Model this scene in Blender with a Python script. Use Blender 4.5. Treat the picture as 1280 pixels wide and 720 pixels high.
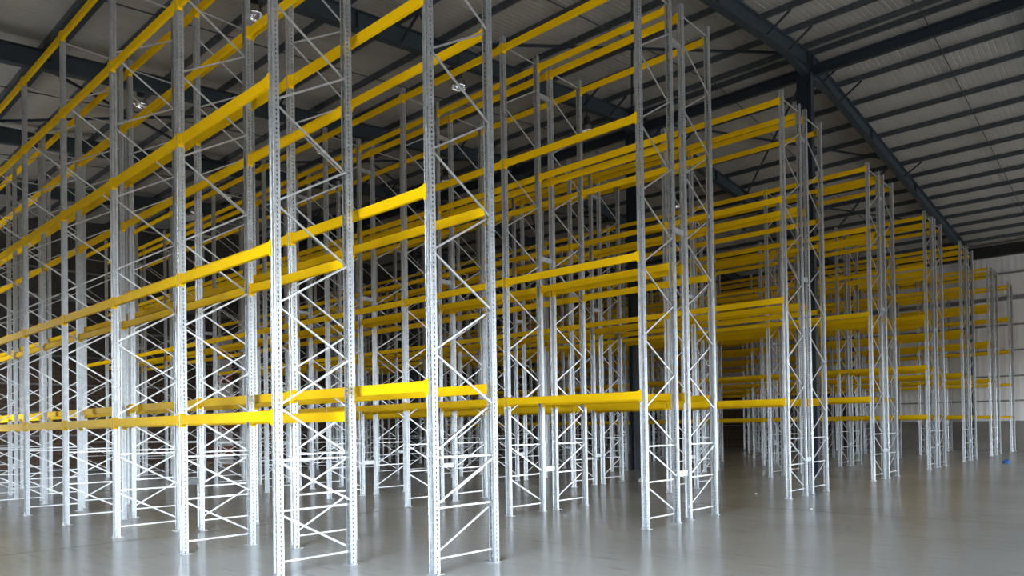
import bpy, bmesh, math, random
from mathutils import Vector, Matrix
random.seed(7)
sc = bpy.context.scene
for o in list(bpy.data.objects): bpy.data.objects.remove(o)
C = bpy.context.scene.collection
H = 1.55          # the camera stands one H above the floor; X runs across the rack rows, Y along them

# ------------------------------------------------------------------ camera
YAW, PITCH, ROLL, FPX, CY = 0.7384, 0.0116, -0.0147, 903.126, 524.32
cam = bpy.data.cameras.new('camera'); co = bpy.data.objects.new('camera', cam); C.objects.link(co)
fwd = Vector((math.cos(YAW), math.sin(YAW), 0)); right = Vector((math.sin(YAW), -math.cos(YAW), 0)); up = Vector((0, 0, 1))
f2 = fwd*math.cos(PITCH) + up*math.sin(PITCH); u2 = up*math.cos(PITCH) - fwd*math.sin(PITCH)
r3 = right*math.cos(ROLL) + u2*math.sin(ROLL); u3 = -right*math.sin(ROLL) + u2*math.cos(ROLL)
M = Matrix((r3, u3, -f2)).transposed().to_4x4(); M.translation = (0, 0, H)
co.matrix_world = M
cam.sensor_width = 36; cam.lens = FPX*36/1280; cam.shift_y = (CY-360)/1280
cam.clip_start = .05; cam.clip_end = 300
sc.camera = co

# ------------------------------------------------------------------ world, exposure
sc.view_settings.view_transform = 'Standard'; sc.view_settings.look = 'None'
sc.view_settings.gamma = 1; sc.view_settings.use_curve_mapping = False
sc.view_settings.exposure = 1.18
W = bpy.data.worlds.new('sky'); sc.world = W; W.use_nodes = True
nt = W.node_tree; nt.nodes.clear()
tc = nt.nodes.new('ShaderNodeTexCoord'); sp = nt.nodes.new('ShaderNodeSeparateXYZ')
cr = nt.nodes.new('ShaderNodeValToRGB'); bg = nt.nodes.new('ShaderNodeBackground'); wo = nt.nodes.new('ShaderNodeOutputWorld')
mr = nt.nodes.new('ShaderNodeMapRange'); mr.inputs['From Min'].default_value = -1; mr.inputs['From Max'].default_value = 1
cr.color_ramp.elements[0].position = .49; cr.color_ramp.elements[0].color = (.19, .18, .165, 1)
cr.color_ramp.elements[1].position = .505; cr.color_ramp.elements[1].color = (.86, .94, 1.0, 1)
e = cr.color_ramp.elements.new(.8); e.color = (.62, .79, 1.0, 1)
nt.links.new(tc.outputs['Generated'], sp.inputs[0]); nt.links.new(sp.outputs['Z'], mr.inputs['Value'])
nt.links.new(mr.outputs[0], cr.inputs[0]); nt.links.new(cr.outputs[0], bg.inputs[0]); nt.links.new(bg.outputs[0], wo.inputs[0])
bg.inputs[1].default_value = 14.0

# ------------------------------------------------------------------ openings in the walls (daylight)
WL, WR, WB, WE = -1.3*H, 29.3*H, -10.8*H, 24.75*H      # wall planes: left X, right X, back Y, end Y
DOORS = [                                              # wall, from, to, sill, top  (metres)
    ('left', 0.6*H, 3.4*H, 0, 5.2),
    ('left', 15.6*H, 19.2*H, 0, 5.2),  # unseen opening added to brighten the roof at far left
    ('back', 2.4*H, 6.8*H, 0, 4.9),
    ('back', 10.5*H, 13.0*H, 0, 4.9),  # unseen opening added to throw more light on the right-hand floor
    ('back', 20.0*H, 27.0*H, 0, 4.9),
]
for k, (w, a, b, z0, z1) in enumerate(DOORS):          # light portals sampling the sky through each opening
    L = bpy.data.lights.new('daylight_portal', 'AREA'); L.shape = 'RECTANGLE'; L.size = b-a; L.size_y = z1-z0
    L.cycles.is_portal = True
    lo = bpy.data.objects.new('daylight_portal', L); C.objects.link(lo)
    if w == 'left': lo.location = (WL-.05, (a+b)/2, (z0+z1)/2); lo.rotation_euler = (math.pi/2, 0, -math.pi/2)
    else: lo.location = ((a+b)/2, WB-.05, (z0+z1)/2); lo.rotation_euler = (math.pi/2, 0, 0)

# ------------------------------------------------------------------ materials
def new_mat(name):
    m = bpy.data.materials.new(name); m.use_nodes = True
    return m, m.node_tree, m.node_tree.nodes['Principled BSDF']
def N(nt, kind, **kw):
    n = nt.nodes.new(kind)
    for k, v in kw.items():
        if k in n.inputs: n.inputs[k].default_value = v
        else: setattr(n, k, v)
    return n
def noisy(name, c0, c1, scale, rough=.5, metal=0., bump=0., detail=4, rough_var=0., stretch=None, spec=None):
    m, nt, b = new_mat(name)
    tc = N(nt, 'ShaderNodeTexCoord'); nz = N(nt, 'ShaderNodeTexNoise', Scale=scale, Detail=detail)
    if stretch:
        mp = N(nt, 'ShaderNodeMapping'); mp.inputs['Scale'].default_value = stretch
        nt.links.new(tc.outputs['Object'], mp.inputs[0]); nt.links.new(mp.outputs[0], nz.inputs['Vector'])
    else: nt.links.new(tc.outputs['Object'], nz.inputs['Vector'])
    r = N(nt, 'ShaderNodeValToRGB'); r.color_ramp.elements[0].position = .3; r.color_ramp.elements[1].position = .7
    r.color_ramp.elements[0].color = (*c0, 1); r.color_ramp.elements[1].color = (*c1, 1)
    nt.links.new(nz.outputs['Fac'], r.inputs[0]); nt.links.new(r.outputs[0], b.inputs['Base Color'])
    b.inputs['Roughness'].default_value = rough; b.inputs['Metallic'].default_value = metal
    if spec is not None: b.inputs['Specular IOR Level'].default_value = spec
    if rough_var:
        q = N(nt, 'ShaderNodeMapRange'); q.inputs['To Min'].default_value = rough-rough_var; q.inputs['To Max'].default_value = rough+rough_var
        nt.links.new(nz.outputs['Fac'], q.inputs['Value']); nt.links.new(q.outputs[0], b.inputs['Roughness'])
    if bump:
        bp = N(nt, 'ShaderNodeBump', Strength=bump, Distance=.01)
        nt.links.new(nz.outputs['Fac'], bp.inputs['Height']); nt.links.new(bp.outputs[0], b.inputs['Normal'])
    return m
M_STEEL = noisy('galvanised_steel', (.46, .49, .52), (.62, .64, .66), 14, rough=.40, metal=.75, rough_var=.08)
M_BRACE = noisy('galvanised_brace', (.62, .63, .64), (.72, .73, .74), 12, rough=.38, metal=.7)
M_YELLOW = noisy('yellow_beam_paint', (.90, .54, .003), (.94, .58, .004), 3, rough=.55, bump=.02, spec=.08)
M_PAINT = noisy('blue_grey_steel_paint', (.032, .046, .058), (.042, .059, .074), 4, rough=.5)
M_DARK = noisy('dark_column_paint', (.018, .026, .04), (.025, .036, .05), 3, rough=.45)
M_PURLIN = noisy('purlin_steel', (.07, .08, .095), (.11, .125, .14), 6, rough=.5, metal=.4)
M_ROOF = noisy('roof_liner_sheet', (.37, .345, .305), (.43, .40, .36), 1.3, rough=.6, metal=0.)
M_CLAD = noisy('wall_liner_sheet', (.78, .755, .735), (.85, .825, .80), 1.0, rough=.5)
M_GIRT = noisy('wall_rail_steel', (.20, .20, .20), (.28, .27, .26), 5, rough=.5, metal=.4)
M_BLACK = noisy('black_lamp_housing', (.01, .01, .01), (.02, .02, .02), 5, rough=.5)
M_ALU = noisy('spun_aluminium', (.75, .75, .75), (.85, .85, .85), 10, rough=.22, metal=1.)
M_BLUE = noisy('blue_cloth', (.02, .09, .35), (.05, .18, .55), 14, rough=.8)
M_PLASTIC = noisy('pale_plastic_film', (.65, .66, .66), (.85, .85, .85), 20, rough=.35)
M_CARTON = noisy('red_brown_carton', (.30, .07, .04), (.42, .13, .08), 5, rough=.8)
M_WHITE = noisy('white_wrap', (.7, .68, .66), (.85, .82, .8), 5, rough=.4)

def floor_mat():
    m, nt, b = new_mat('power_floated_concrete')
    tc = N(nt, 'ShaderNodeTexCoord')
    n1 = N(nt, 'ShaderNodeTexNoise', Scale=.35, Detail=6); n2 = N(nt, 'ShaderNodeTexNoise', Scale=9., Detail=5)
    mp = N(nt, 'ShaderNodeMapping'); mp.inputs['Scale'].default_value = (1.4, .22, 1); mp.inputs['Rotation'].default_value = (0, 0, math.radians(42))
    n3 = N(nt, 'ShaderNodeTexNoise', Scale=6., Detail=8); n3.inputs['Roughness'].default_value = .7
    for n in (n1, n2): nt.links.new(tc.outputs['Object'], n.inputs['Vector'])
    nt.links.new(tc.outputs['Object'], mp.inputs[0]); nt.links.new(mp.outputs[0], n3.inputs['Vector'])
    r = N(nt, 'ShaderNodeValToRGB'); r.color_ramp.elements[0].position = .32; r.color_ramp.elements[1].position = .68
    r.color_ramp.elements[0].color = (.40, .395, .385, 1); r.color_ramp.elements[1].color = (.50, .495, .48, 1)
    nt.links.new(n1.outputs['Fac'], r.inputs[0])
    r3 = N(nt, 'ShaderNodeValToRGB'); r3.color_ramp.elements[0].position = .28; r3.color_ramp.elements[1].position = .42
    r3.color_ramp.elements[0].color = (.62, .62, .62, 1); r3.color_ramp.elements[1].color = (1, 1, 1, 1)
    nt.links.new(n3.outputs['Fac'], r3.inputs[0])
    mx = N(nt, 'ShaderNodeMix', data_type='RGBA', blend_type='MULTIPLY'); mx.inputs[0].default_value = 1
    nt.links.new(r.outputs[0], mx.inputs[6]); nt.links.new(r3.outputs[0], mx.inputs[7])
    nt.links.new(mx.outputs[2], b.inputs['Base Color'])
    q = N(nt, 'ShaderNodeMapRange'); q.inputs['To Min'].default_value = .10; q.inputs['To Max'].default_value = .32
    nt.links.new(n3.outputs['Fac'], q.inputs['Value']); nt.links.new(q.outputs[0], b.inputs['Roughness'])
    b.inputs['Specular IOR Level'].default_value = .36
    bp = N(nt, 'ShaderNodeBump', Strength=.06, Distance=.01)
    nt.links.new(n2.outputs['Fac'], bp.inputs['Height']); nt.links.new(bp.outputs[0], b.inputs['Normal'])
    return m
M_FLOOR = floor_mat()
def block_mat():
    m, nt, b = new_mat('concrete_panel_wall')
    tc = N(nt, 'ShaderNodeTexCoord'); n1 = N(nt, 'ShaderNodeTexNoise', Scale=1.2, Detail=8)
    nt.links.new(tc.outputs['Object'], n1.inputs['Vector'])
    r = N(nt, 'ShaderNodeValToRGB'); r.color_ramp.elements[0].position = .3; r.color_ramp.elements[1].position = .7
    r.color_ramp.elements[0].color = (.16, .145, .125, 1); r.color_ramp.elements[1].color = (.24, .22, .195, 1)
    nt.links.new(n1.outputs['Fac'], r.inputs[0]); nt.links.new(r.outputs[0], b.inputs['Base Color'])
    b.inputs['Roughness'].default_value = .85
    return m
M_BLOCK = block_mat()
M_SHADED = noisy('shade_darkened_cladding', (.05, .045, .04), (.075, .068, .06), 1.5, rough=.7)  # end-wall cladding, darkened so its colour stands in for shade
def brick_mat():
    m, nt, b = new_mat('dark_brick')
    tc = N(nt, 'ShaderNodeTexCoord'); br = N(nt, 'ShaderNodeTexBrick', Scale=1.)
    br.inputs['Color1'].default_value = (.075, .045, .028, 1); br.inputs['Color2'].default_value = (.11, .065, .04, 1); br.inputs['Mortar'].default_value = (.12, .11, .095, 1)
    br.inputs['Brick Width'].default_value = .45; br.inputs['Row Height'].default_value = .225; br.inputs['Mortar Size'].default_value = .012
    sp = N(nt, 'ShaderNodeSeparateXYZ'); ad = N(nt, 'ShaderNodeMath', operation='ADD'); cb = N(nt, 'ShaderNodeCombineXYZ')
    nt.links.new(tc.outputs['Object'], sp.inputs[0]); nt.links.new(sp.outputs['X'], ad.inputs[0]); nt.links.new(sp.outputs['Y'], ad.inputs[1])
    nt.links.new(ad.outputs[0], cb.inputs['X']); nt.links.new(sp.outputs['Z'], cb.inputs['Y']); nt.links.new(cb.outputs[0], br.inputs['Vector'])
    nt.links.new(br.outputs['Color'], b.inputs['Base Color']); b.inputs['Roughness'].default_value = .85
    return m
M_BRICK = brick_mat()

# ------------------------------------------------------------------ mesh helpers
class MB:
    def __init__(s): s.v = []; s.f = []
    def quad(s, a, b, c, d):
        n = len(s.v); s.v += [tuple(a), tuple(b), tuple(c), tuple(d)]; s.f.append((n, n+1, n+2, n+3))
    def box(s, x0, x1, y0, y1, z0, z1):
        n = len(s.v)
        s.v += [(x0,y0,z0),(x1,y0,z0),(x1,y1,z0),(x0,y1,z0),(x0,y0,z1),(x1,y0,z1),(x1,y1,z1),(x0,y1,z1)]
        for q in ((0,3,2,1),(4,5,6,7),(0,1,5,4),(1,2,6,5),(2,3,7,6),(3,0,4,7)): s.f.append(tuple(n+i for i in q))
    def prism(s, prof, p0, p1, ax, ay):      # closed profile [(a,b)] swept from p0 to p1, a along ax and b along ay
        n = len(s.v); k = len(prof); ax, ay = Vector(ax), Vector(ay)
        for p in (p0, p1):
            for a, b in prof: s.v.append(tuple(Vector(p)+ax*a+ay*b))
        for i in range(k):
            j = (i+1) % k; s.f.append((n+i, n+j, n+k+j, n+k+i))
        s.f.append(tuple(n+i for i in reversed(range(k)))); s.f.append(tuple(n+k+i for i in range(k)))
    def bar(s, p0, p1, w, h, side):          # rectangular bar, w along `side`
        p0, p1 = Vector(p0), Vector(p1); d = (p1-p0).normalized(); sd = Vector(side).normalized(); n2 = d.cross(sd).normalized()
        s.prism([(-w/2,-h/2),(w/2,-h/2),(w/2,h/2),(-w/2,h/2)], p0, p1, sd, n2)
    def lathe(s, prof, n=24, c=(0,0,0)):
        b = len(s.v); k = len(prof)
        for r, z in prof:
            for i in range(n):
                a = 2*math.pi*i/n; s.v.append((c[0]+r*math.cos(a), c[1]+r*math.sin(a), c[2]+z))
        for j in range(k-1):
            for i in range(n):
                i2 = (i+1) % n; s.f.append((b+j*n+i, b+j*n+i2, b+(j+1)*n+i2, b+(j+1)*n+i))
    def mesh(s, name, mat, recalc=True, smooth=False):
        me = bpy.data.meshes.new(name); me.from_pydata(s.v, [], s.f); me.materials.append(mat)
        if recalc:
            bm = bmesh.new(); bm.from_mesh(me); bmesh.ops.remove_doubles(bm, verts=bm.verts, dist=1e-5)
            bmesh.ops.recalc_face_normals(bm, faces=bm.faces); bm.to_mesh(me); bm.free()
        if smooth:
            for p in me.polygons: p.use_smooth = True
        return me
    def build(s, name, mat, parent=None, **kw):
        return link(s.mesh(name, mat, **kw), name, parent)
def link(me, name, parent=None, loc=None):
    o = bpy.data.objects.new(name, me); C.objects.link(o)
    if parent: o.parent = parent
    if loc: o.location = loc
    return o
def tag(o, label=None, cat=None, group=None, kind=None):
    for k, v in (('label', label), ('category', cat), ('group', group), ('kind', kind)):
        if v: o[k] = v
    return o
def bevel(me, w, seg=2):
    bm = bmesh.new(); bm.from_mesh(me)
    bmesh.ops.bevel(bm, geom=[e for e in bm.edges if e.calc_face_angle(0) > .5], offset=w, segments=seg, affect='EDGES', clamp_overlap=True)
    bm.to_mesh(me); bm.free(); return me
def thicken(me, t):
    bm = bmesh.new(); bm.from_mesh(me); bmesh.ops.solidify(bm, geom=bm.faces[:], thickness=t); bm.to_mesh(me); bm.free(); return me
def struct(o): o['kind'] = 'structure'; return o
ORD = ['first','second','third','fourth','fifth','sixth','seventh','eighth','ninth','tenth','eleventh','twelfth','thirteenth','fourteenth','fifteenth','sixteenth']

# ------------------------------------------------------------------ building shell
RIDGE, ZR, SL, SR = 14.2*H, 8.30*H, .112, .084
def roof_z(x): return ZR - (SL*(RIDGE-x) if x < RIDGE else SR*(x-RIDGE))
mb = MB(); mb.box(WL-.3, WR+.3, WB-.3, WE+.3, -.2, 0); struct(mb.build('floor', M_FLOOR))
mb = MB()                                    # saw-cut floor joints
for y in (-6*H, 0.6*H, 7.2*H, 13.8*H): mb.box(WL, WR, y-.004, y+.004, -.01, .0015)
for x in (1.2*H, 8.4*H, 15.6*H, 22.8*H): mb.box(x-.004, x+.004, WB, WE, -.01, .0015)
j = mb.build('trim_1', M_BLACK); struct(j)
# roof sheet: trapezoidal ribs running down the slope
mb = MB(); p = .15; y = WB-.2; pts = []
while y < WE+.2:
    pts += [(y, 0), (y+.10, 0), (y+.108, .008), (y+.142, .008)]; y += p
pts.append((y, 0))
xs = [WL-.2, RIDGE, WR+.2]
for a, b in zip(pts, pts[1:]):
    for x0, x1 in zip(xs, xs[1:]):
        mb.quad((x0, a[0], roof_z(x0)+a[1]), (x1, a[0], roof_z(x1)+a[1]), (x1, b[0], roof_z(x1)+b[1]), (x0, b[0], roof_z(x0)+b[1]))
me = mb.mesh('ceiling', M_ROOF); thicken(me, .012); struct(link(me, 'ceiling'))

def wall(name, axis, plane, a0, a1, ztop, doors, inward, zb=.94*H, mat=None):
    """axis 'x': the wall runs along X at Y=plane; 'y': along Y at X=plane. inward: +1/-1 side of the room"""
    def P(a, d, z): return (a, plane+d*inward, z) if axis == 'x' else (plane+d*inward, a, z)
    def bx(mb, A0, A1, d0, d1, z0, z1):
        p, q = P(A0, d0, z0), P(A1, d1, z1)
        mb.box(min(p[0],q[0]), max(p[0],q[0]), min(p[1],q[1]), max(p[1],q[1]), z0, z1)
    cuts = sorted([a0, a1] + [d[0] for d in doors] + [d[1] for d in doors])
    base = MB(); clad = MB(); ZB = zb
    for A, B in zip(cuts, cuts[1:]):
        dr = [d for d in doors if d[0] <= A+1e-4 and d[1] >= B-1e-4]
        zs = dr[0][3] if dr else ZB
        if not dr:
            bx(base, A, B, -.2, .03, 0, ZB)
        a = A
        while a < B-1e-4:                    # cladding ribs
            b = min(a+.30, B)
            for s0, s1, dd in ((a, min(a+.2, b), .0), (min(a+.2, b), b, .010)):
                if s1-s0 < 1e-3: continue
                t0, t1 = (ztop(s0), ztop(s1))
                n = len(clad.v)
                for (s_, d_, z_) in ((s0, -.05, zs), (s1, -.05, zs), (s1, dd, zs), (s0, dd, zs), (s0, -.05, t0), (s1, -.05, t1), (s1, dd, t1), (s0, dd, t0)):
                    clad.v.append(P(s_, d_, z_))
                for q in ((0,3,2,1),(4,5,6,7),(0,1,5,4),(1,2,6,5),(2,3,7,6),(3,0,4,7)): clad.f.append(tuple(n+i for i in q))
            a = b
    w = clad.build(name, mat or M_CLAD); struct(w)
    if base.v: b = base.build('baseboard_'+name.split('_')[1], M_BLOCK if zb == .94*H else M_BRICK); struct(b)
    rails = MB()
    for z, h in ((.965, .05), (1.67, .05), (2.5, .05), (3.36, .05), (4.22, .05), (5.12, .13), (5.97, .05)):
        z *= H
        if z+h > min(ztop(a0), ztop(a1)): continue
        segs = [(a0, a1)]
        for d in doors:
            if z < d[3]+.1:
                segs = [q for s in segs for q in ((s[0], min(s[1], d[0])), (max(s[0], d[1]), s[1])) if q[1]-q[0] > .01] if True else segs
        for A, B in segs: bx(rails, A, B, .031, .12, z-h*H*.5, z+h*H*.5)
    struct(rails.build('trim_2', M_GIRT))
wall('wall_right', 'y', WR, WB, 8.9*H, lambda a: roof_z(WR), [], -1)
wall('wall_right', 'y', WR, 8.9*H, WE, lambda a: roof_z(WR), [], -1, 2.3*H)
wall('wall_left', 'y', WL, WB, WE, lambda a: roof_z(WL), [d[1:] for d in [(q[0], q[1], q[2], q[3], q[4]) for q in DOORS if q[0] == 'left']], 1)
wall('wall_back', 'x', WB, WL, WR, lambda a: roof_z(a), [q[1:] for q in DOORS if q[0] == 'back'], 1)
wall('wall_end', 'x', WE, WL, WR, lambda a: roof_z(a), [], -1, 3.2*H, M_SHADED)  # brick and cladding coloured dark, as the shade seen between the racks
for k, (w, a, b, z0, z1) in enumerate(DOORS):           # door frames with the rolled shutter above, also on the openings added for light
    mb = MB()
    if w == 'left':
        for y in (a-.12, b): mb.box(WL-.1, WL+.16, y, y+.12, 0, z1+.1)
        mb.box(WL-.1, WL+.16, a, b, z1, z1+.12); mb.box(WL+.05, WL+.45, a-.1, b+.1, z1+.12, z1+.5)
    else:
        for x in (a-.12, b): mb.box(x, x+.12, WB-.1, WB+.16, 0, z1+.1)
        mb.box(a, b, WB-.1, WB+.16, z1, z1+.12); mb.box(a-.1, b+.1, WB+.05, WB+.45, z1+.12, z1+.5)
    struct(mb.build('door_%d' % (k+1), M_GIRT))
# eaves beam along the right wall
mb = MB(); mb.box(WR-.45, WR-.13, WB+.3, WE-.3, 6.55*H, 6.93*H); struct(mb.build('trim_3', M_BLACK))

# portal frames: rafters (haunched I sections), side columns and ridge columns
PV = [5.04*H + 3.885*H*k for k in range(-3, 5)]
def i_beam(mb, p0, p1, d, w, t=.02, upv=(0, 0, 1)):
    p0, p1 = Vector(p0), Vector(p1); dr = (p1-p0).normalized(); upv = Vector(upv)
    upv = (upv-dr*upv.dot(dr)).normalized(); sd = dr.cross(upv)
    pr = [(-w/2,-d/2),(w/2,-d/2),(w/2,-d/2+t),(t/2,-d/2+t),(t/2,d/2-t),(w/2,d/2-t),(w/2,d/2),(-w/2,d/2),(-w/2,d/2-t),(-t/2,d/2-t),(-t/2,-d/2+t),(-w/2,-d/2+t)]
    mb.prism(pr, p0, p1, sd, upv)
RD = .46                                     # rafter depth
def raft_c(x): return roof_z(x) - .02 - .20 - RD/2
ROOFNAMES = []
for i, y in enumerate(PV):
    mb = MB()
    i_beam(mb, (WL+.1, y, raft_c(WL+.1)), (RIDGE, y, raft_c(RIDGE)), RD, .22)
    i_beam(mb, (RIDGE, y, raft_c(RIDGE)), (WR-.1, y, raft_c(WR-.1)), RD, .22)
    for s in (-1, 1):                        # haunch at the ridge column
        zc = raft_c(RIDGE)-RD/2
        mb.prism([(0, 0), (s*1.9, -(SL if s < 0 else SR)*1.9), (0, -.32)], (RIDGE, y-.02, zc), (RIDGE, y+.02, zc), (1, 0, 0), (0, 0, 1))
        i_beam(mb, (RIDGE, y, zc-.31), (RIDGE+s*1.9, y, zc-(SL if s < 0 else SR)*1.9+.01), .02, .2, .008)
    for x in (RIDGE-.14, RIDGE+.14, RIDGE-6, RIDGE+6, RIDGE-12, RIDGE+12):   # web stiffeners
        mb.box(x-.01, x+.01, y-.1, y+.1, raft_c(x)-RD/2+.02, raft_c(x)+RD/2-.02)
    for x, sg in ((WL+.3, 1), (WR-.3, -1)):
        i_beam(mb, (x, y, 0.01), (x, y, raft_c(x)), .36, .2, .02, upv=(1, 0, 0))
    o = mb.build('trim_%d' % (4+i), M_PAINT); struct(o)
    # ridge column, a column of its own standing in the gap between two rack rows
    mb = MB(); cx = 14.0*H
    i_beam(mb, (cx, y, .02), (cx, y, raft_c(RIDGE)-RD/2-.3), .42, .23, .022, upv=(0, 1, 0))
    mb.box(cx-.13, cx+.13, y-.27, y+.27, 0, .02)
    struct(mb.build('trim_%d' % (20+i), M_DARK))
# purlins
mb = MB(); k0 = -19
def purlin(mb, x):
    z = roof_z(x)-.008; d = .17; w = .065; t = .004
    pr = [(-w/2, 0), (w/2, 0), (w/2, -t), (-w/2+t, -t), (-w/2+t, -d+t), (w/2, -d+t), (w/2, -d), (-w/2, -d)]
    mb.prism(pr, (x, WB, z), (x, WE, z), (1, 0, 0), (0, 0, 1))
x = RIDGE-.28
while x > WL+.2: purlin(mb, x); x -= .965*H
x = RIDGE+.28+.5*H
while x < WR-.2: purlin(mb, x); x += .965*H
purlin(mb, RIDGE+.28)
struct(mb.build('trim_30', M_PURLIN))
# ridge tie beam at the column heads, and one along the left bay
mb = MB(); i_beam(mb, (RIDGE+.02, WB, 7.78*H), (RIDGE+.02, WE, 7.78*H), .3, .16)
struct(mb.build('trim_31', M_DARK))
mb = MB(); zz = roof_z(3.3*H)-.32; i_beam(mb, (3.45*H, WB, zz), (3.45*H, WE, zz), .22, .16)
struct(mb.build('trim_32', M_DARK))
# sag rods at mid bay and knee braces from rafter to purlin, wind bracing
mb = MB()
for y in [a-3.885*H/2 for a in PV]:
    for x0, x1 in ((WL, RIDGE), (RIDGE, WR)):
        mb.bar((x0, y, roof_z(x0)-.12), (x1, y, roof_z(x1)-.12), .025, .025, (0, 1, 0))
struct(mb.build('trim_33', M_PURLIN))
mb = MB()
for y in PV:
    for x in [RIDGE-.28-.965*H*q for q in (1, 2, 7, 12)] + [RIDGE+.28+.5*H+.965*H*q for q in (0, 1, 6)]:
        for s in (-1,):
            mb.bar((x, y+s*.1, raft_c(x)-RD/2+.05), (x, y+s*.75, roof_z(x)-.2), .05, .05, (1, 0, 0))
struct(mb.build('trim_34', M_DARK))
mb = MB()
for i in (3, 5):
    for xa, xb in ((2.9*H, 8*H), (8*H, RIDGE-.3), (RIDGE+.3, 20*H), (20*H, 26*H)):
        for ya, yb in ((PV[i], PV[i+1]), (PV[i+1], PV[i])):
            mb.bar((xa, ya, roof_z(xa)-.30), (xb, yb, roof_z(xb)-.30), .06, .06, (0, 0, 1))
struct(mb.build('trim_35', M_DARK))

# ------------------------------------------------------------------ racking
D = .5945*H; PW, PD = .088, .074            # frame depth between post centres, post width (Y) and depth (X)
FT = 5.46*H                                  # frame height
def make_post():
    """open C upright with slotted face at X=-PD/2 (outer), open side at X=+PD/2"""
    mb = MB(); z0, z1 = .006, FT; pitch = .05; n = int((z1-z0)/pitch)
    hw = PW/2; x0, x1 = -PD/2, PD/2
    # unfolded cross-section (x, y, slotted?) stations
    st = [(x1, -hw+.020), (x1, -hw), (x0+.048, -hw), (x0+.031, -hw), (x0+.003, -hw), (x0, -hw+.003), (x0, -hw+.009), (x0, -hw+.025), (x0, -.018), (x0+.008, -.012),
          (x0+.008, .012), (x0, .018), (x0, hw-.025), (x0, hw-.009), (x0, hw-.003), (x0+.003, hw), (x0+.031, hw), (x0+.048, hw), (x1, hw), (x1, hw-.020)]
    slot = {2: .023, 6: .032, 12: .032, 16: .023}
    for i in range(len(st)-1):
        a, b = st[i], st[i+1]
        if i not in slot:
            mb.quad((a[0], a[1], z0), (b[0], b[1], z0), (b[0], b[1], z1), (a[0], a[1], z1))
        else:
            z = z0; h = slot[i]
            for k in range(n+1):
                c = z0 + (k+.5)*pitch
                e = min(c-h/2, z1)
                mb.quad((a[0], a[1], z), (b[0], b[1], z), (b[0], b[1], e), (a[0], a[1], e)); z = c+h/2
                if z > z1: break
            if z < z1: mb.quad((a[0], a[1], z), (b[0], b[1], z), (b[0], b[1], z1), (a[0], a[1], z1))
    me = mb.mesh('post', M_STEEL, recalc=False)
    # real sheet thickness, given inwards
    bm = bmesh.new(); bm.from_mesh(me); bmesh.ops.remove_doubles(bm, verts=bm.verts, dist=1e-6); bm.normal_update()
    bmesh.ops.solidify(bm, geom=bm.faces[:], thickness=.002); bm.to_mesh(me); bm.free()
    return me
ME_POST = make_post()
mb = MB(); mb.box(-.040, .080, -.075, .075, 0, .006); mb.box(-PD/2-.006, -PD/2-.001, -.03, .03, .006, .05)
for y in (-.062, .062): mb.lathe([(0, .022), (.010, .022), (.011, .006), (.0, .006)], 6, (.0, y, 0))
ME_PLATE = mb.mesh('base_plate', M_STEEL)
def brace_mesh(p0, p1):                      # light C-channel in the XZ plane of a frame
    mb = MB(); p0, p1 = Vector(p0), Vector(p1); d = (p1-p0).normalized(); n = d.cross(Vector((0, 1, 0))).normalized()
    w, h, t = .021, .016, .0025
    pr = [(-w/2, -h/2), (w/2, -h/2), (w/2, h/2), (w/2-t, h/2), (w/2-t, -h/2+t), (-w/2+t, -h/2+t), (-w/2+t, h/2), (-w/2, h/2)]
    mb.prism(pr, p0, p1, n, (0, 1, 0)); return mb.mesh('brace', M_BRACE)
# horizontal and diagonal braces of the two frame hands (front low->back high or mirrored)
XB = D-.02
def frame_braces(hand):
    F = lambda a: (.02, 0, a*H); B = lambda a: (XB, 0, a*H)
    if hand == 1: F, B = B, F
    hz = [('horizontal_brace', (.02, 0, a*H), (XB, 0, a*H)) for a in (.10, .45, .80, FT/H-.10)]
    dg = [(F(.43), B(.13)), (F(.78), B(.48))]
    z = .83; side = 1
    while z+.352 < FT/H-.1:
        a, b = (B, F) if side else (F, B)
        dg.append((a(z), b(z+.34))); z += .352; side ^= 1
    out = [(n, brace_mesh(Vector(p)+Vector((0, .004, 0)), Vector(q)+Vector((0, .004, 0)))) for n, p, q in hz]
    for i, (p, q) in enumerate(dg):
        off = Vector((0, -.022 if i % 2 else .026, 0)); out.append(('diagonal_brace', brace_mesh(Vector(p)+off, Vector(q)+off)))
    return out
BR = {0: frame_braces(0), 1: frame_braces(1)}
def make_frame(hand):
    root = bpy.data.objects.new('upright_frame', None); C.objects.link(root); root.empty_display_size = .2
    for s in (0, 1):
        p = link(ME_POST, 'post', root, (s*D, 0, 0)); p.rotation_euler.z = math.pi*s
        link(ME_PLATE, 'base_plate', p)
    for n, me in BR[hand]: link(me, n, root)
    return root
def copy_tree(o, parent=None):
    c = o.copy(); C.objects.link(c); c.parent = parent
    for ch in kids[o.name]: copy_tree(ch, c)
    return c
LV5 = (1.104, 2.266, 3.42, 4.56, 5.42); LV4 = (1.2975, 2.65, 4.0, 5.32)
LV7 = (1.41, 2.86, 4.32, 5.36); LVF = (1.11, 2.16, 3.22, 4.28, 5.32)
VN, P0 = 3.7608, 1.7899
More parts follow.
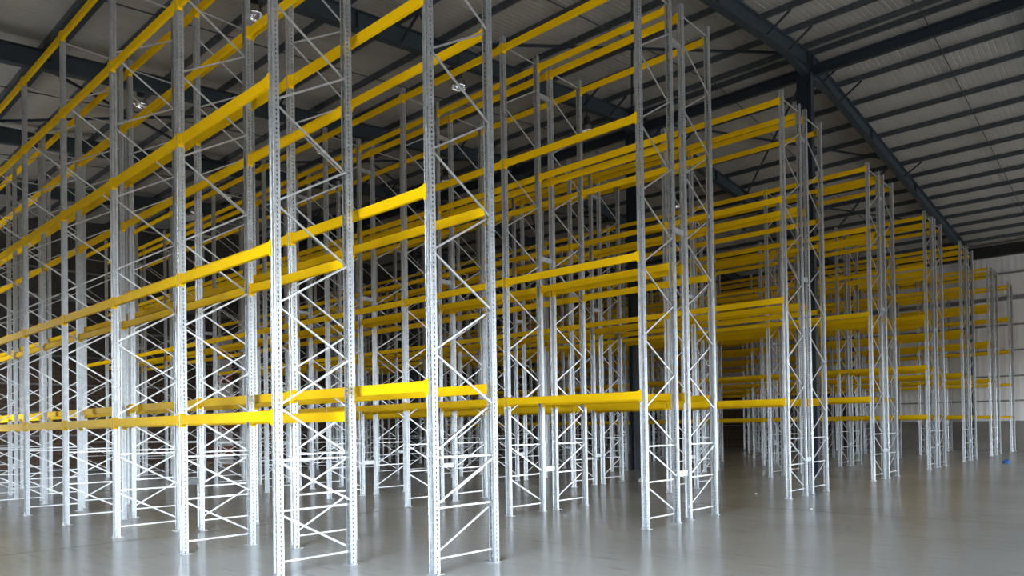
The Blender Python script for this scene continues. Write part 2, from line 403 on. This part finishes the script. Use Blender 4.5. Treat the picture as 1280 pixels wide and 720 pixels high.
ROWS = [  # front post centre X, first frame Y, pitch, bays, levels, hand
    (2.584, 4.5323, 1.4987, 10, LV5, 0), (3.3195, VN, P0, 9, LV4, 1),
    (6.0295, VN, P0, 9, LV4, 0), (6.874, VN, P0, 9, LV4, 1),
    (9.5697, VN, P0, 9, LV4, 0), (10.40, VN, P0, 9, LV4, 1),
    (13.28, VN, P0, 9, LV7, 0), (14.14, VN, P0, 9, LV7, 1),
    (17.1656, VN, P0, 9, LVF, 0), (18.01, VN, P0, 9, LVF, 1),
    (20.6726, VN, P0, 9, LVF, 0), (21.517, VN, P0, 9, LVF, 1),
    (24.308, VN, P0, 9, LVF, 0), (25.15, VN, P0, 9, LVF, 1),
    (27.898, VN, P0, 9, LVF, 0)]
protoF = {h: make_frame(h) for h in (0, 1)}
def beam_proto(length):
    mb = MB(); hb, db = .118, .05           # box beam with a step ledge on the inner top edge
    pr = [(0, -hb/2), (db, -hb/2), (db, hb/2-.018), (db*.55, hb/2-.018), (db*.55, hb/2), (0, hb/2)]
    mb.prism(pr, (0, .004, 0), (0, length-.004, 0), (1, 0, 0), (0, 0, 1))
    me = mb.mesh('rack_crossbar', M_YELLOW); bevel(me, .005, 2)
    for p in me.polygons: p.use_smooth = False
    root = link(me, 'rack_crossbar')
    for s in (0, 1):
        mb = MB(); y = 0 if s == 0 else length; sg = 1 if s == 0 else -1
        def bx(x0, x1, ya, yb, z0, z1): a, b = sorted((y+sg*ya, y+sg*yb)); mb.box(x0, x1, a, b, z0, z1)
        bx(-.006, .058, .0015, .006, -.095, .078)            # end plate
        bx(-.010, -.006, -.034, .006, -.095, .078)         # flange hooked over the post face
        mb.prism([(0, .0), (.0, .05), (.0, .052), (0, 0)][:3] if False else [(-.004, hb/2), (.046, hb/2), (.046, .076), (-.004, .076)], (0, y+sg*.006, 0), (0, y+sg*.012, 0), (1, 0, 0), (0, 0, 1))
        # flared gusset where the beam widens into the plate
        n = len(mb.v); a, b = y+sg*.006, y+sg*.075
        mb.v += [(-.005, a, .070), (.05, a, .070), (.05, b, hb/2-.02), (-.005, b, hb/2-.003), (-.005, a, -.07), (.05, a, -.07), (.05, b, -hb/2+.004), (-.005, b, -hb/2+.004)]
        for q in ((0,1,2,3),(7,6,5,4),(0,3,7,4),(3,2,6,7),(2,1,5,6),(1,0,4,5)): mb.f.append(tuple(n+i for i in q))
        link(mb.mesh('end_connector', M_YELLOW), 'end_connector', root)
    return root
protoB = {}
kids = {}
def regkids():
    kids.clear()
    for o in bpy.data.objects: kids.setdefault(o.name, [])
    for o in bpy.data.objects:
        if o.parent: kids[o.parent.name].append(o)
for r in (ROWS[0], ROWS[1]): protoB[r[2]] = beam_proto(r[2]*H-PW-.002)
regkids()
protoK = {id(v): dict(kids) for v in ()}
KF = dict(kids)

usedF = {0: False, 1: False}
beams = []
fr_xy = {}
for ri, (u, v0, pt, nb, lv, hand) in enumerate(ROWS):
    for i in range(nb+1):
        loc = (u*H, (v0+i*pt)*H, 0)
        if not usedF[hand]: o = protoF[hand]; usedF[hand] = True
        else: o = copy_tree(protoF[hand])
        o.location = loc
        if i == 0: lab = 'galvanised upright frame at the open end of the %s rack row from the left' % ORD[ri]
        elif i == nb: lab = 'galvanised upright frame at the far end of the %s rack row from the left' % ORD[ri]
        else: lab = 'galvanised steel upright frame, %s from the open end of the %s rack row' % (ORD[i], ORD[ri])
        tag(o, lab, 'rack frame', 'upright frames of the rack rows')
        fr_xy[(ri, i)] = loc
    for i in range(nb):
        for li, z in enumerate(lv):
            for face in (0, 1):
                x = u*H-PD/2 if face == 0 else u*H+D+PD/2
                beams.append((ri, i, li, face, x, (v0+i*pt)*H+PW/2+.001, z*H, pt))

# image size of every beam decides which 300 are built one by one
Mi = co.matrix_world.inverted()
def proj(p):
    q = Mi @ Vector(p)
    if q.z > -.2: return None
    return (640+FPX*q.x/-q.z, CY-FPX*q.y/-q.z, -q.z)
def score(b):
    ri, i, li, face, x, y, z, pt = b
    L = pt*H-PW; n = 0; S = 0
    for k in range(9):
        q = proj((x, y+L*k/8, z))
        if q and 0 <= q[0] <= 1280 and -5 <= q[1] <= 725:
            S += 1/(q[2]**2)
    if S == 0: return 0
    return S * (.75 if face else 1) * (1 if ri < 1 else .9)
order = sorted(range(len(beams)), key=lambda k: -score(beams[k]))
order = [k for k in order]
solo = set(order[:300])
usedB = set()
rest = MB()
def add_mesh(mb, me, T):
    n = len(mb.v)
    for vtx in me.vertices: mb.v.append(tuple(T @ vtx.co))
    for p in me.polygons: mb.f.append(tuple(n+k for k in p.vertices))
def simple_beam(mb, T, length):
    hb, db = .118, .05; n = len(mb.v)
    for y in (.004, length-.004):
        for a, b in [(0, -hb/2), (db, -hb/2), (db, hb/2-.018), (db*.55, hb/2-.018), (db*.55, hb/2), (0, hb/2)]: mb.v.append(tuple(T @ Vector((a, y, b))))
    for k in range(6): j = (k+1) % 6; mb.f.append((n+k, n+j, n+6+j, n+6+k))
    for s in (0, 1):
        y = 0 if s == 0 else length; sg = 1 if s == 0 else -1
        for (x0, x1, ya, yb, z0, z1) in ((-.006, .058, .0015, .012, -.095, .078), (-.010, -.006, -.034, .010, -.095, .078)):
            a, b = sorted((y+sg*ya, y+sg*yb)); m = len(mb.v)
            for q in ((x0,a,z0),(x1,a,z0),(x1,b,z0),(x0,b,z0),(x0,a,z1),(x1,a,z1),(x1,b,z1),(x0,b,z1)): mb.v.append(tuple(T @ Vector(q)))
            for q in ((0,3,2,1),(4,5,6,7),(0,1,5,4),(1,2,6,5),(2,3,7,6),(3,0,4,7)): mb.f.append(tuple(m+i for i in q))
for k, (ri, i, li, face, x, y, z, pt) in enumerate(beams):
    L = pt*H-PW-.002
    if k in solo:
        if pt not in usedB: o = protoB[pt]; usedB.add(pt)
        else: o = copy_tree(protoB[pt])
        o.location = (x, y, z) if face == 0 else (x, y+L, z)
        if face: o.rotation_euler.z = math.pi
        tag(o, 'yellow beam, %s level, %s side of %s rack row, %s bay from open end' % (ORD[li], 'back' if face else 'front', ORD[ri], ORD[i]), 'beam', 'yellow load beams')
    else:
        T = Matrix.Translation((x, y, z)) if face == 0 else Matrix.Translation((x, y+L, z)) @ Matrix.Rotation(math.pi, 4, 'Z')
        simple_beam(rest, T, L)
o = rest.build('rack_crossbar', M_YELLOW, recalc=False)
tag(o, 'mass of smaller yellow beams on the more distant rack bays', 'beam', kind='stuff')

# row spacers between back-to-back rows
mb = MB(); SPL = 1.0
def spacer_mesh(L):
    mb = MB(); mb.box(0, L, -.022, -.018, -.045, .045); mb.box(0, L, -.018, .02, .041, .045); mb.box(0, L, -.018, .02, -.045, -.041)
    for a in (0, L-.004): mb.box(a, a+.004, -.018, .02, -.041, .041)
    return mb.mesh('row_spacer', M_STEEL)
PAIRS = [(2, 3), (4, 5), (6, 7), (8, 9), (10, 11), (12, 13)]
HT = {0: (.50, 'near floor height'), 1: (3.02, 'at mid height'), 2: (5.0, 'near the top')}
for a, b in PAIRS:
    x0 = ROWS[a][0]*H+D+PD/2+.001; x1 = ROWS[b][0]*H-PD/2-.001; me = spacer_mesh(x1-x0)
    for i in range(0, 10):
        y = fr_xy[(a, i)][1]
        if a == 6 and min(abs(y-q) for q in PV) < .35: continue
        if a > 7 and i > 3: continue
        for k, (z, wd) in HT.items():
            o = link(me, 'row_spacer', None, (x0, y, z*H))
            tag(o, 'short steel spacer %s joining %s and %s rack rows at their %s frames' % (wd, ORD[a], ORD[b], ORD[i]), 'spacer bracket', 'spacers between back to back rows')
me = None
for z, wd in ((.50, 'near floor height'), (3.2, 'at mid height')):
    y = fr_xy[(1, 2)][1]; x0 = ROWS[0][0]*H+D+.066; x1 = ROWS[1][0]*H-PD/2-.0005
    ya = fr_xy[(0, 2)][1]
    x0 = ROWS[0][0]*H+D+PD/2+.0005
    mb = MB(); x0 += .02; x1 -= .02; L = x1-x0
    dy = ya-y
    mb.v += [(0, dy-.02, -.045), (L, -.02, -.045), (L, -.02, .045), (0, dy-.02, .045), (0, dy-.014, -.045), (L, -.014, -.045), (L, -.014, .045), (0, dy-.014, .045)]
    mb.f += [(0,1,2,3),(7,6,5,4),(0,4,5,1),(1,5,6,2),(2,6,7,3),(3,7,4,0)]
    o = mb.build('row_spacer', M_STEEL); o.location = (x0, y, z*H)
    tag(o, 'short steel spacer %s joining the first and second rack rows' % wd, 'spacer bracket', 'spacers between back to back rows')

# ------------------------------------------------------------------ high bay lamps over the aisles
def make_lamp():
    root = bpy.data.objects.new('high_bay_lamp', None); C.objects.link(root)
    mb = MB(); mb.lathe([(0, .30), (.085, .30), (.095, .28), (.095, .10), (.07, .06), (0, .06)], 24)
    link(mb.mesh('gear_housing', M_BLACK, smooth=False), 'gear_housing', root)
    mb = MB(); mb.lathe([(.075, .07), (.12, .04), (.17, -.03), (.205, -.13), (.215, -.20), (.207, -.20), (.197, -.13), (.163, -.035), (.115, .03), (.075, .055)], 32)
    link(mb.mesh('reflector', M_ALU, smooth=True), 'reflector', root)
    mb = MB(); mb.lathe([(0, .02), (.02, .02), (.03, -.01), (.045, -.06), (.04, -.11), (0, -.13)], 16)
    link(mb.mesh('bulb', M_WHITE, smooth=True), 'bulb', root)
    return root
lamp = make_lamp(); regkids()
LAMPS = [(5.05, 9.35, 'second aisle lamp'), (5.05, 13.4, ''), (5.05, 17.7, ''), (8.5, 8.85, ''), (8.5, 13.0, ''), (8.45, 17.1, ''), (8.5, 19.0, ''), (11.9, 8.65, ''), (11.9, 12.9, ''), (16.2, 9., ''), (20., 9., '')]
ln = {5.05: 'first', 8.5: 'second', 8.45: 'second', 11.9: 'third', 16.2: 'fourth', 20.: 'fifth'}
cnt = {}
for i, (u, v, _) in enumerate(LAMPS):
    o = lamp if i == 0 else copy_tree(lamp)
    zt = (6.92 if u < 11 else 7.1 if u < 15 else 6.6)*H; o.location = (u*H, v*H, zt)
    a = ln[u]; cnt[a] = cnt.get(a, 0)+1
    tag(o, 'unlit high bay lamp over the %s aisle from the left, %s along it' % (a, ORD[cnt[a]-1]), 'ceiling lamp', 'high bay lamps')
    mb = MB(); rz = roof_z(u*H)-.2-zt
    mb.bar((0, 0, .295), (0, 0, rz+.02), .02, .02, (1, 0, 0)); q = mb.build('hanger', M_BLACK, o)

# ------------------------------------------------------------------ litter on the floor
def crumple(name, mat, loc, sx, sy, sz, seed):
    rnd = random.Random(seed); bm = bmesh.new(); bmesh.ops.create_icosphere(bm, subdivisions=3, radius=1)
    for v in bm.verts:
        v.co.x *= sx*(1+rnd.uniform(-.2, .2)); v.co.y *= sy*(1+rnd.uniform(-.2, .2)); v.co.z = max(v.co.z, -.15)*sz*(1+rnd.uniform(-.35, .35)) + .15*sz
    mz = min(v.co.z for v in bm.verts)
    for v in bm.verts: v.co.z -= mz
    me = bpy.data.meshes.new(name); bm.to_mesh(me); bm.free(); me.materials.append(mat)
    o = link(me, name, None, loc); return o
tag(crumple('cloth', M_BLUE, (20.4*H, 2.86*H, 0), .20, .12, .10, 3), 'crumpled blue cloth lying on the open floor at far right', 'cloth')
tag(crumple('plastic_scrap', M_PLASTIC, (11.1*H, 6.95*H, 0), .22, .10, .12, 5), 'crumpled pale plastic scrap on the floor among the racks', 'litter')
tag(crumple('paper_scrap', M_PLASTIC, (8.55*H, 3.1*H, 0), .03, .02, .02, 6), 'tiny white scrap on the open floor right of the fourth rack row', 'litter')
tag(crumple('paper_scrap', M_PLASTIC, (10.0*H, 4.4*H, 0), .03, .025, .02, 8), 'tiny white scrap on the aisle floor between fourth and fifth rack rows', 'litter')

# ------------------------------------------------------------------ tall stack of goods beyond the racks
rnd = random.Random(11); z = .144
mb = MB(); 
for y in (-.55, 0, .55): mb.box(-.5, .5, y-.05, y+.05, .02, .122)
for k in range(7): mb.box(-.5+k*.15, -.5+k*.15+.1, -.6, .6, .122, .144)
for y in (-.55, 0, .55): mb.box(-.5, .5, y-.05, y+.05, 0, .02)
M_WOOD = noisy('pallet_wood', (.25, .16, .09), (.38, .26, .15), 6, rough=.85)
o = mb.build('pallet', M_WOOD); o.location = (10.3*H, 21.2*H, 0); tag(o, 'wooden pallet under the tall far stack of red and white goods', 'pallet')
for i in range(16):
    h = .38; red = i % 3 == 1; w = .30+rnd.uniform(-.02, .02)
    mb = MB(); mb.box(-w, w, -w-.08, w+.08, 0, h-.012)
    me = mb.mesh('carton', M_CARTON if red else M_WHITE); bevel(me, .03 if not red else .01, 2)
    o = link(me, 'carton', None, (10.3*H+rnd.uniform(-.02, .02), 21.2*H, z)); z += h-.012
    tag(o, '%s carton, %s from the floor in the tall stack beyond the racks' % ('red brown' if red else 'white wrapped', ORD[i]), 'carton', 'cartons of the tall far stack')
